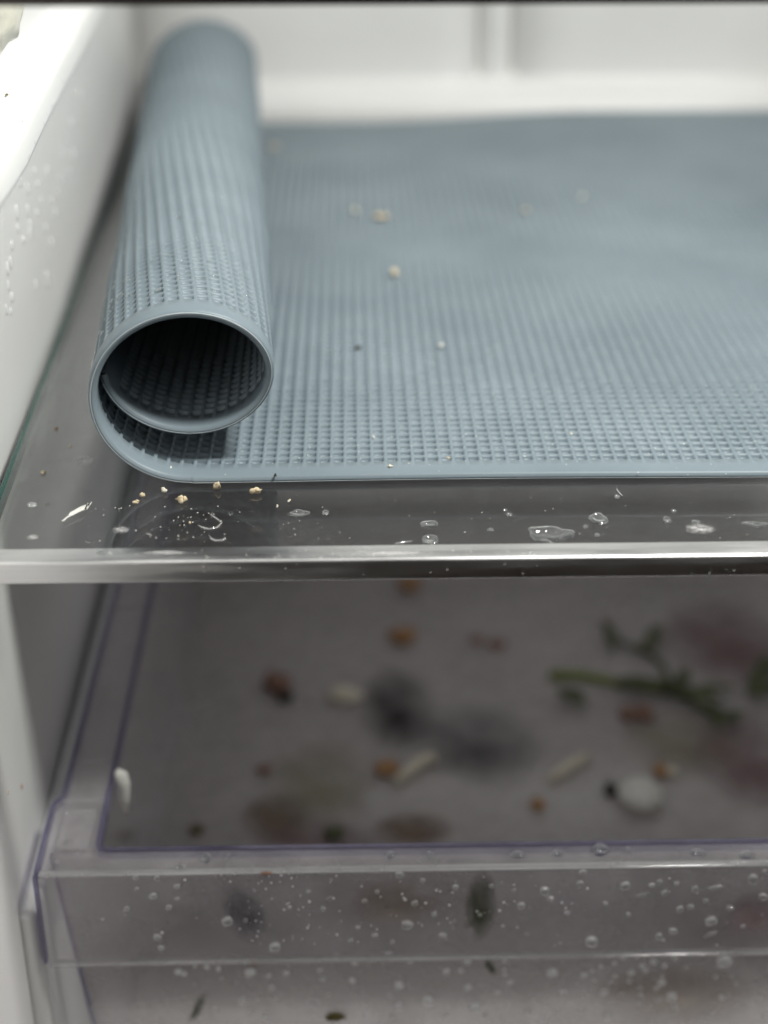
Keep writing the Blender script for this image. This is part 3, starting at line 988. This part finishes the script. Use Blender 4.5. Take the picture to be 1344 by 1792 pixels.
PX = 0.000139                            # metres to a photo pixel on the drawer front
own_lip = {
    (713, 1617, 11): 'large round drop in the middle of the drawer lip face',
    (481, 1656, 11): 'large drop sitting on the lower bead of the lip at left',
    (953, 1558, 10): 'large bright drop on the lip right of the green grime streak',
    (912, 1584, 8): 'drop just below left of the bright lip drop right of the green streak',
    (1035, 1646, 13): 'wide flat drop resting on the lower lip bead at right',
    (276, 1639, 8): 'drop low on the lip face near its left end',
}
for (px, py, r), lab in own_lip.items():
    bead(at(px, py, 1, YL), r * PX, 0.85, face_rot, lab, 'drops on the drawer lip')
lip_list = [(726, 1580, 6), (626, 1622, 5), (507, 1587, 5), (638, 1576, 6), (797, 1552, 6), (614, 1645, 5), (656, 1636, 5), (687, 1648, 5), (775, 1636, 6), (566, 1590, 6), (540, 1560, 5), (700, 1530, 6),
            (1015, 1545, 7), (1184, 1545, 6), (1208, 1586, 6), (1244, 1610, 9), (1178, 1628, 8), (1094, 1549, 8), (1317, 1537, 8), (1278, 1588, 7), (1141, 1548, 7), (1216, 1555, 7), (1190, 1590, 6),
            (900, 1558, 4), (964, 1572, 6), (992, 1597, 5), (1235, 1576, 6), (1153, 1638, 6), (1128, 1566, 5), (1154, 1543, 5), (1163, 1562, 5), (1338, 1524, 5), (1336, 1568, 7), (1020, 1525, 6),
            (398, 1611, 8), (268, 1567, 7), (296, 1587, 7), (310, 1550, 6), (275, 1536, 6), (240, 1555, 4), (222, 1590, 5), (180, 1608, 4), (282, 1658, 6), (238, 1535, 5), (310, 1572, 5), (430, 1610, 5), (860, 1550, 5),
            (1100, 1600, 4), (1060, 1580, 4), (1300, 1620, 6), (880, 1620, 4), (840, 1600, 4), (760, 1600, 4), (580, 1540, 4), (660, 1560, 4), (740, 1540, 4)]
for (px, py, r) in lip_list:
    bead(at(px, py, 1, YL), r * PX * rnd.uniform(.85, 1.35), rnd.uniform(.6, 1.05), face_rot, ('small water drop on the drawer lip face left of the bluish refraction' if px < 400 else
                                                                                                            'small water drop on the lip face between bluish refraction and green streak' if px < 830 else
                                                                                                            'small water drop on the lip face right of the green streak'), 'drops on the drawer lip')
for (px, py, ln, an, lab) in ((1243, 1635, 14, -25, 'slanted streak drop low on the lip at right'), (1252, 1553, 14, -12, 'slanted streak drop high on the lip at right'), (1236, 1577, 9, 45, 'short tilted streak drop between the two slanted streaks'),
                              (1124, 1566, 12, -20, 'thin streak drop mid lip right of centre'), (793, 1614, 9, -60, 'bent streak drop left of the green grime'), (576, 1571, 7, -30, 'small dark streak drop left of centre on the lip')):
    o = bead(at(px, py, 1, YL), ln * PX, 0.3, face_rot, lab, 'drops on the drawer lip')
    o.scale[2] *= 0.3
    o.rotation_euler = (math.pi / 2, R(an) * 1, 0)
own_body = {
    (438, 1701, 11): 'large drop below the rust crumb under the lip',
    (749, 1750, 12): 'large drop low on the drawer front near centre',
    (830, 1762, 13): 'long tilted drop low on the drawer front right of centre',
    (1267, 1680, 15): 'largest drop on drawer front, hanging under the lip at far right',
    (966, 1701, 11): 'large single drop on drawer front right of the grime streak',
    (1175, 1743, 11): 'wide reddish looking drop right of the dense bead cluster',
    (698, 1723, 10): 'upper of two large drops one above the other left of centre',
    (698, 1760, 10): 'lower of two large drops one above the other left of centre',
}
for (px, py, r), lab in own_body.items():
    bead(on_body(px, py), r * PX, 0.85, face_rot, lab, 'drops on the drawer front below the lip', thin=8)
body_list = [(621, 1683, 8), (616, 1715, 8), (781, 1699, 8), (807, 1698, 8), (818, 1727, 8), (871, 1735, 7), (891, 1719, 7), (501, 1702, 7), (565, 1712, 6), (893, 1718, 7), (985, 1735, 7), (1263, 1745, 7), (1057, 1735, 8),
             (1157, 1718, 10), (1062, 1777, 9), (1182, 1761, 6), (588, 1674, 8), (680, 1671, 8), (818, 1682, 7), (718, 1681, 6), (560, 1698, 5), (470, 1707, 5), (475, 1728, 6), (425, 1750, 7), (465, 1778, 8), (452, 1748, 5),
             (1022, 1706, 6), (1036, 1700, 5), (1040, 1716, 5), (1075, 1686, 6), (1090, 1674, 6), (1115, 1674, 5), (1144, 1683, 6), (1163, 1690, 6), (1181, 1675, 6), (1076, 1708, 6), (1104, 1702, 7), (1101, 1716, 7), (1124, 1690, 6),
             (1070, 1718, 5), (1120, 1728, 5), (1148, 1729, 6), (1121, 1740, 6), (1086, 1741, 5), (1032, 1734, 5), (1018, 1745, 5), (1118, 1755, 6), (1134, 1757, 5), (1152, 1747, 5), (1018, 1770, 5), (1130, 1698, 5), (1158, 1708, 5),
             (1242, 1772, 6), (1230, 1780, 6), (1336, 1777, 5), (1330, 1745, 5), (977, 1772, 5), (923, 1770, 7), (882, 1697, 5), (883, 1682, 5), (883, 1706, 5), (849, 1776, 6), (780, 1775, 6), (685, 1778, 5), (640, 1755, 5),
             (550, 1760, 5), (485, 1745, 5), (440, 1770, 6), (362, 1692, 6), (382, 1695, 5), (312, 1700, 8), (322, 1704, 6), (425, 1752, 6), (435, 1769, 5), (1290, 1760, 5), (1252, 1708, 5), (1052, 1692, 5), (1012, 1722, 4)]
for (px, py, r) in body_list:
    bead(on_body(px, py), r * PX * rnd.uniform(.8, 1.05), rnd.uniform(.75, 1.1), face_rot, ('small water bead on the drawer front left of the green trickle' if px < 850 else
         'small water bead in the dense cluster under the lip right of centre' if 1000 < px < 1195 else
         'small water bead on the drawer front beside the dense cluster'), 'drops on the drawer front below the lip', thin=8)
# drops lying on the rim
g = 'drops on the drawer rim'
for (px, py, rx, ry, h, sd, lab) in (
        (360, 1502, 1.5, 1.9, .8, 41, 'ring shaped drop on the rim near its left end'), (313, 1520, 1.8, 1.3, .8, 42, 'bright crescent drop on rim edge left of the ring drop'),
        (1050, 1488, 2.5, 2.3, 1.3, 43, 'largest glittering drop on the drawer rim right of centre'), (907, 1497, 2.0, 1.3, .8, 44, 'long bright drop on the rim left of the largest rim drop'),
        (1307, 1497, 2.0, 1.6, .8, 45, 'bright oval drop on the rim at far right'), (1221, 1492, 2.4, 1.2, .5, 46, 'flat wide drop on the rim left of the far right drop'),
        (1100, 1489, 0.9, 1.1, .7, 47, 'small round drop on rim just right of the largest rim drop'), (683, 1497, 1.2, 1.3, .6, 48, 'crescent drop on the rim at centre'),
        (752, 1497, 0.9, 1.3, .6, 49, 'small curved drop on the rim right of centre'), (400, 1501, 0.7, 1.2, .6, 50, 'tiny pointed drop on the rim right of the ring drop'),
        (976, 1494, 1.6, 1.1, .6, 51, 'low drop on the rim between long bright and largest drops'), (115, 1472, 0.5, 0.8, .4, 52, 'tiny drop on the left corner of the rim, farther back'),
        (135, 1495, 0.5, 0.8, .4, 53, 'tiny drop on the left corner of the rim beside the pad'), (100, 1508, 0.5, 0.8, .4, 54, 'tiny drop at the front of the left rim corner')):
    puddle(px, py, rx, ry, h, sd, lab, .18, z=ZR + 0.0008 if sd in (52, 53, 54) else ZR + 0.00005, group=g, dome=True)
# mist too fine to count
bmt = bmesh.new()
for _ in range(230):
    if rnd.random() < .62:
        px = rnd.choice((rnd.uniform(190, 1340), rnd.gauss(800, 130), rnd.gauss(480, 60)))
        p = at(px, rnd.uniform(1530, 1655), 1, YL)
    else:
        p = on_body(rnd.uniform(330, 1340), rnd.uniform(1678, 1790))
    r_ = rnd.choice((.10, .14, .18, .24, .32, .42)) * rnd.uniform(.8, 1.1) * MM
    ret = bmesh.ops.create_icosphere(bmt, subdivisions=1, radius=r_)
    for vtx in ret['verts']:
        vtx.co.y *= 0.6
        vtx.co += p
tag(obj('water_mist', from_bm('water_mist', bmt, True), M['sheen_water']), 'fine mist of water beads over the wet drawer front', 'water mist', kind='stuff')

# grime and a painted refraction on the lip and the drawer front
for (px, py, rx, ry, sd, mt, rot, lab) in (
        (840, 1588, 4.6, 13.5, 61, 'green_soft', 0.06, 'olive green grime streak running down the drawer lip'),
        (428, 1600, 6.0, 11.0, 62, 'blue_soft', -0.25, 'dark bluish painted refraction on the left part of the drawer lip'),
        (345, 1765, 1.6, 7.0, 63, 'green_soft', 0.4, 'olive trickle on the drawer front low at left'),
        (858, 1692, 1.5, 4.0, 64, 'green_soft', -0.4, 'dark green trickle on the drawer front under the lip'),
        (1320, 1600, 8.0, 9.0, 65, 'mauve_soft', 0.2, 'mauve cloudy patch on the lip at the right edge'),
        (690, 1580, 13.0, 9.0, 66, 'tan_soft', 0.0, 'brownish cloudy patch on the middle of the drawer lip')):
    puddle(px, py, rx, ry, .03, sd, lab, .5, z=YL - .00002 if py < 1660 else 0.0116, ax=1, name='grime_streak', cat='grime', mat=mt, group=None, tilt=(math.pi / 2, rot, 0))
# scraps stuck to the drawer front
for (px, py, sz, mt, lab, sd, where) in (
        (466, 1527, (2.6, 0.8, 0.9), 'rust', 'thin rust coloured scrap on the upper edge of the lip', 71, 'lip'),
        (444, 1684, (1.7, 0.8, 2.3), 'rust', 'rust coloured crumb on the drawer front under the lip at left', 72, 'body'),
        (586, 1779, (5.2, 1.6, 2.6), 'olive', 'olive brown leafy scrap at the bottom of the picture on the drawer front', 73, 'body')):
    p = at(px, py, 1, YL) if where == 'lip' else on_body(px, py)
    c = obj('food_scrap', blob_mesh('food_scrap', sz[0] * MM / 2, sz[1] * MM / 2, sz[2] * MM / 2, sd, .5, 3, 1.6, False), M[mt])
    c.location = p + Vector((0, -sz[1] * MM * .3, -sz[2] * MM * .5))
    tag(c, lab, 'food scrap')

# ------------------------------------------------------------------ scraps on the drawer floor
ZD = ZF + 0.0001
g = 'scraps on the drawer floor'
for (px, py, sz, mt, lab, sd, rz) in (
        (716, 1030, (10, 12, 4), 'orange', 'orange brown scrap in the drawer right under the shelf trim', 81, 0),
        (704, 1122, (10, 10, 5), 'orange', 'round orange scrap near the middle of the drawer', 82, .4),
        (834, 1122, (5, 6, 2), 'rust', 'small brown scrap, left of a faint pair', 83, 0),
        (868, 1131, (7, 6, 2), 'rust', 'small brown scrap, right of a faint pair', 84, 0),
        (486, 1208, (10, 15, 6), 'rust', 'red brown peel leftmost on the drawer floor', 85, .5),
        (500, 1228, (6, 5, 4), 'dark', 'dark crumb at the foot of the red brown peel', 86, 0),
        (604, 1225, (12, 10, 4), 'pale_crumb', 'pale cream chip beside the black smear', 87, -.3),
        (675, 1351, (9, 9, 3), 'orange', 'flat orange scrap at the end of the pale stick', 88, .3),
        (1120, 1404, (15.5, 17, 8), 'white', 'white rounded pebble like piece at the front right of the drawer', 89, 0),
        (1068, 1388, (5, 7, 3), 'dark', 'dark seed left of the white rounded piece', 90, 0),
        (1155, 1354, (5.5, 7, 3), 'orange', 'small orange scrap behind the white rounded piece', 91, 0),
        (1175, 1356, (4, 5, 3), 'pale_crumb', 'small pale crumb beside the small orange scrap', 92, 0),
        (941, 1413, (5, 6, 3), 'orange', 'small orange crumb left of the dark seed', 93, 0),
        (1098, 1257, (6, 9, 4), 'rust', 'red brown berry, left of the two under the sprig', 95, 0),
        (1128, 1257, (6.5, 10, 5), 'rust', 'red brown berry, right of the two under the sprig', 96, 0),
        (585, 1466, (7, 6, 4), 'green', 'dark green scrap just behind the drawer rim', 97, 0),
        (462, 1350, (5, 5, 2), 'rust', 'tiny brown scrap at the left over the reddish skin', 100, 0),
        (345, 1457, (5, 5, 2), 'olive', 'small olive scrap by the side wall of the drawer', 101, 0)):
    crumb(px, py, 2, ZD, sz, mt, lab, 'food scrap', g, sd, rz, 'food_scrap', .07 if sd == 89 else .3)


def floor_tube(name, pts, radii, mat, parent=None):
    return obj(name, tube_mesh(name, [at(x, y, 2, ZD + r) for (x, y), r in zip(pts, radii)], radii), mat, parent)


o = floor_tube('pale_stick', [(692, 1370), (712, 1352), (735, 1334), (758, 1324)], [.0016, .0021, .0024, .0020], M['pale_crumb'])
tag(o, 'pale cream stick lying slanted beside the flat orange scrap', 'food scrap')
o = floor_tube('pale_shred', [(960, 1366), (980, 1352), (1000, 1338), (1028, 1325)], [.0014, .0020, .0022, .0018], M['olive'])
o.data.materials[0] = M['pale_crumb']
tag(o, 'pale shred on the drawer floor left of the white rounded piece', 'food scrap')
# green sprig
sprig = tag(empty('herb_sprig', at(1100, 1195, 2, ZD)), 'dark green leafy herb sprig with pale stem at the right of the drawer', 'herb')
bpy.context.view_layer.update()


def sprig_part(name, me_, mat):
    o = obj(name, me_, mat, sprig)
    o.matrix_parent_inverse = sprig.matrix_world.inverted()
    return o


def fl_pts(pts, r, lift=0.0):
    return [at(x, y, 2, ZD + r + lift) for x, y in pts]


sprig_part('stem', tube_mesh('stem', fl_pts([(962, 1182), (1010, 1181), (1060, 1190), (1110, 1200), (1160, 1208)], .0018), [.0022, .0020, .0018, .0016, .0014]), M['stem'])
sprig_part('stem', tube_mesh('stem', fl_pts([(1160, 1208), (1205, 1222), (1245, 1250), (1290, 1262)], .0015), [.0015, .0014, .0012, .0008]), M['green'])
sprig_part('stem', tube_mesh('stem', fl_pts([(1180, 1205), (1160, 1165), (1130, 1140), (1080, 1122)], .0015), [.0012, .0011, .0010, .0007]), M['green'])


def leaf(c, ln, wd, ang, lift=.003):
    p = at(c[0], c[1], 2, ZD + lift)
    n = 7
    vs_, fs = [], []
    for i in range(n):
        t = i / (n - 1)
        wv = wd / 2 * math.sin(math.pi * (0.06 + 0.9 * t)) ** 0.8
        for s in (-1, 0, 1):
            vs_.append(Vector(((t - .5) * ln, s * wv, 0.15 * wd * abs(s) + 0.10 * ln * math.sin(t * 3))))
    for i in range(n - 1):
        for k in range(2):
            a = i * 3 + k
            fs.append((a, a + 3, a + 4, a + 1))
    n0 = len(vs_)
    vs_ += [v - Vector((0, 0, 0.0003)) for v in vs_]
    fs += [tuple(n0 + q for q in f[::-1]) for f in fs]
    ca, sa = math.cos(ang), math.sin(ang)
    vs_ = [p + Vector((v.x * ca - v.y * sa, v.x * sa + v.y * ca, v.z)) for v in vs_]
    sprig_part('leaf', mesh('leaf', vs_, fs, True), M['green'])


for c, ln, wd, an in (((1130, 1208), .022, .008, -.1), ((1155, 1205), .022, .009, .1), ((1215, 1222), .020, .011, -.3), ((1245, 1212), .020, .008, .2), ((1195, 1190), .016, .008, 1.2), ((1275, 1262), .018, .009, .5),
                      ((1070, 1120), .014, .009, 1.5), ((1062, 1100), .012, .007, 1.8), ((1145, 1115), .018, .009, 1.0), ((1130, 1135), .014, .007, .3), ((1240, 1245), .018, .007, -.7), ((1110, 1195), .018, .006, 0)):
    leaf(c, ln, wd * .62, an)
sp2 = tag(empty('herb_leaf', at(1000, 1222, 2, ZD)), 'single dark green leaf left of the herb sprig', 'herb')
bpy.context.view_layer.update()
keep = sprig
sprig = sp2
leaf((1000, 1224), .014, .008, -.8)
sp3 = tag(empty('herb_cluster', at(1335, 1190, 2, ZD)), 'dark green herb tuft at the right edge of the picture', 'herb')
bpy.context.view_layer.update()
sprig = sp3
for c, an in (((1338, 1170), 1.2), ((1330, 1190), .8), ((1345, 1215), .1)):
    leaf(c, .018, .007, an)

# smears on the drawer floor
g = 'smears on the drawer floor'
for (px, py, rx, ry, mt, sd, lab) in (
        (695, 1240, 17, 34, 'black_film', 91, 'black damp smear in the middle of the drawer floor'),
        (560, 1370, 24, 30, 'yellow_film', 92, 'yellowish dried puddle left of the pale stick'),
        (1270, 1120, 30, 42, 'pink_film', 93, 'pinkish stain at the back right of the drawer floor'),
        (1310, 1330, 24, 34, 'pink_film', 94, 'pinkish stain at the right edge nearer the drawer front'),
        (1190, 1300, 24, 24, 'yellow_film', 95, 'yellowish stain under the herb sprig'),
        (830, 1300, 30, 30, 'grey_film', 96, 'grey damp patch right of the pale stick'),
        (700, 1560, 32, 18, 'brown_film', 97, 'brownish stain on the drawer floor behind the middle of the lip'),
        (1270, 1610, 30, 20, 'pink_film', 98, 'pinkish stain on the drawer floor behind the lip at right'),
        (330, 1600, 18, 20, 'grey_film', 99, 'grey stain on the drawer floor behind the lip at left'),
        (1180, 1740, 26, 14, 'brown_film', 100, 'brownish stain low behind the drawer front at right'),
        (485, 1430, 15, 16, 'brown_film', 102, 'broad reddish brown stain at lower left of the drawer floor'),
        (722, 1452, 16, 11, 'brown_film', 103, 'brownish stain behind the rim right of the green scrap'),
        (560, 1480, 26, 16, 'pink_film', 101, 'faint mauve stain just behind the drawer rim at left of centre')):
    puddle(px, py, rx, ry, .05, sd, lab, .35, z=ZF + 0.00004, name='floor_smear', cat='smear', mat=mt, group=g)

# white shred caught on the inner side of the drawer rim
wp = [at(204, 1349, 1, 0.040), at(212, 1356, 1, 0.040), at(216, 1372, 1, 0.040), at(217, 1395, 1, 0.040), at(221, 1420, 1, 0.040)]
o = obj('white_shred', tube_mesh('white_shred', wp, [.0009, .0018, .0019, .0015, .0007], 10), M['white'])
tag(o, 'white shred hanging inside the left rim of the drawer', 'food scrap')
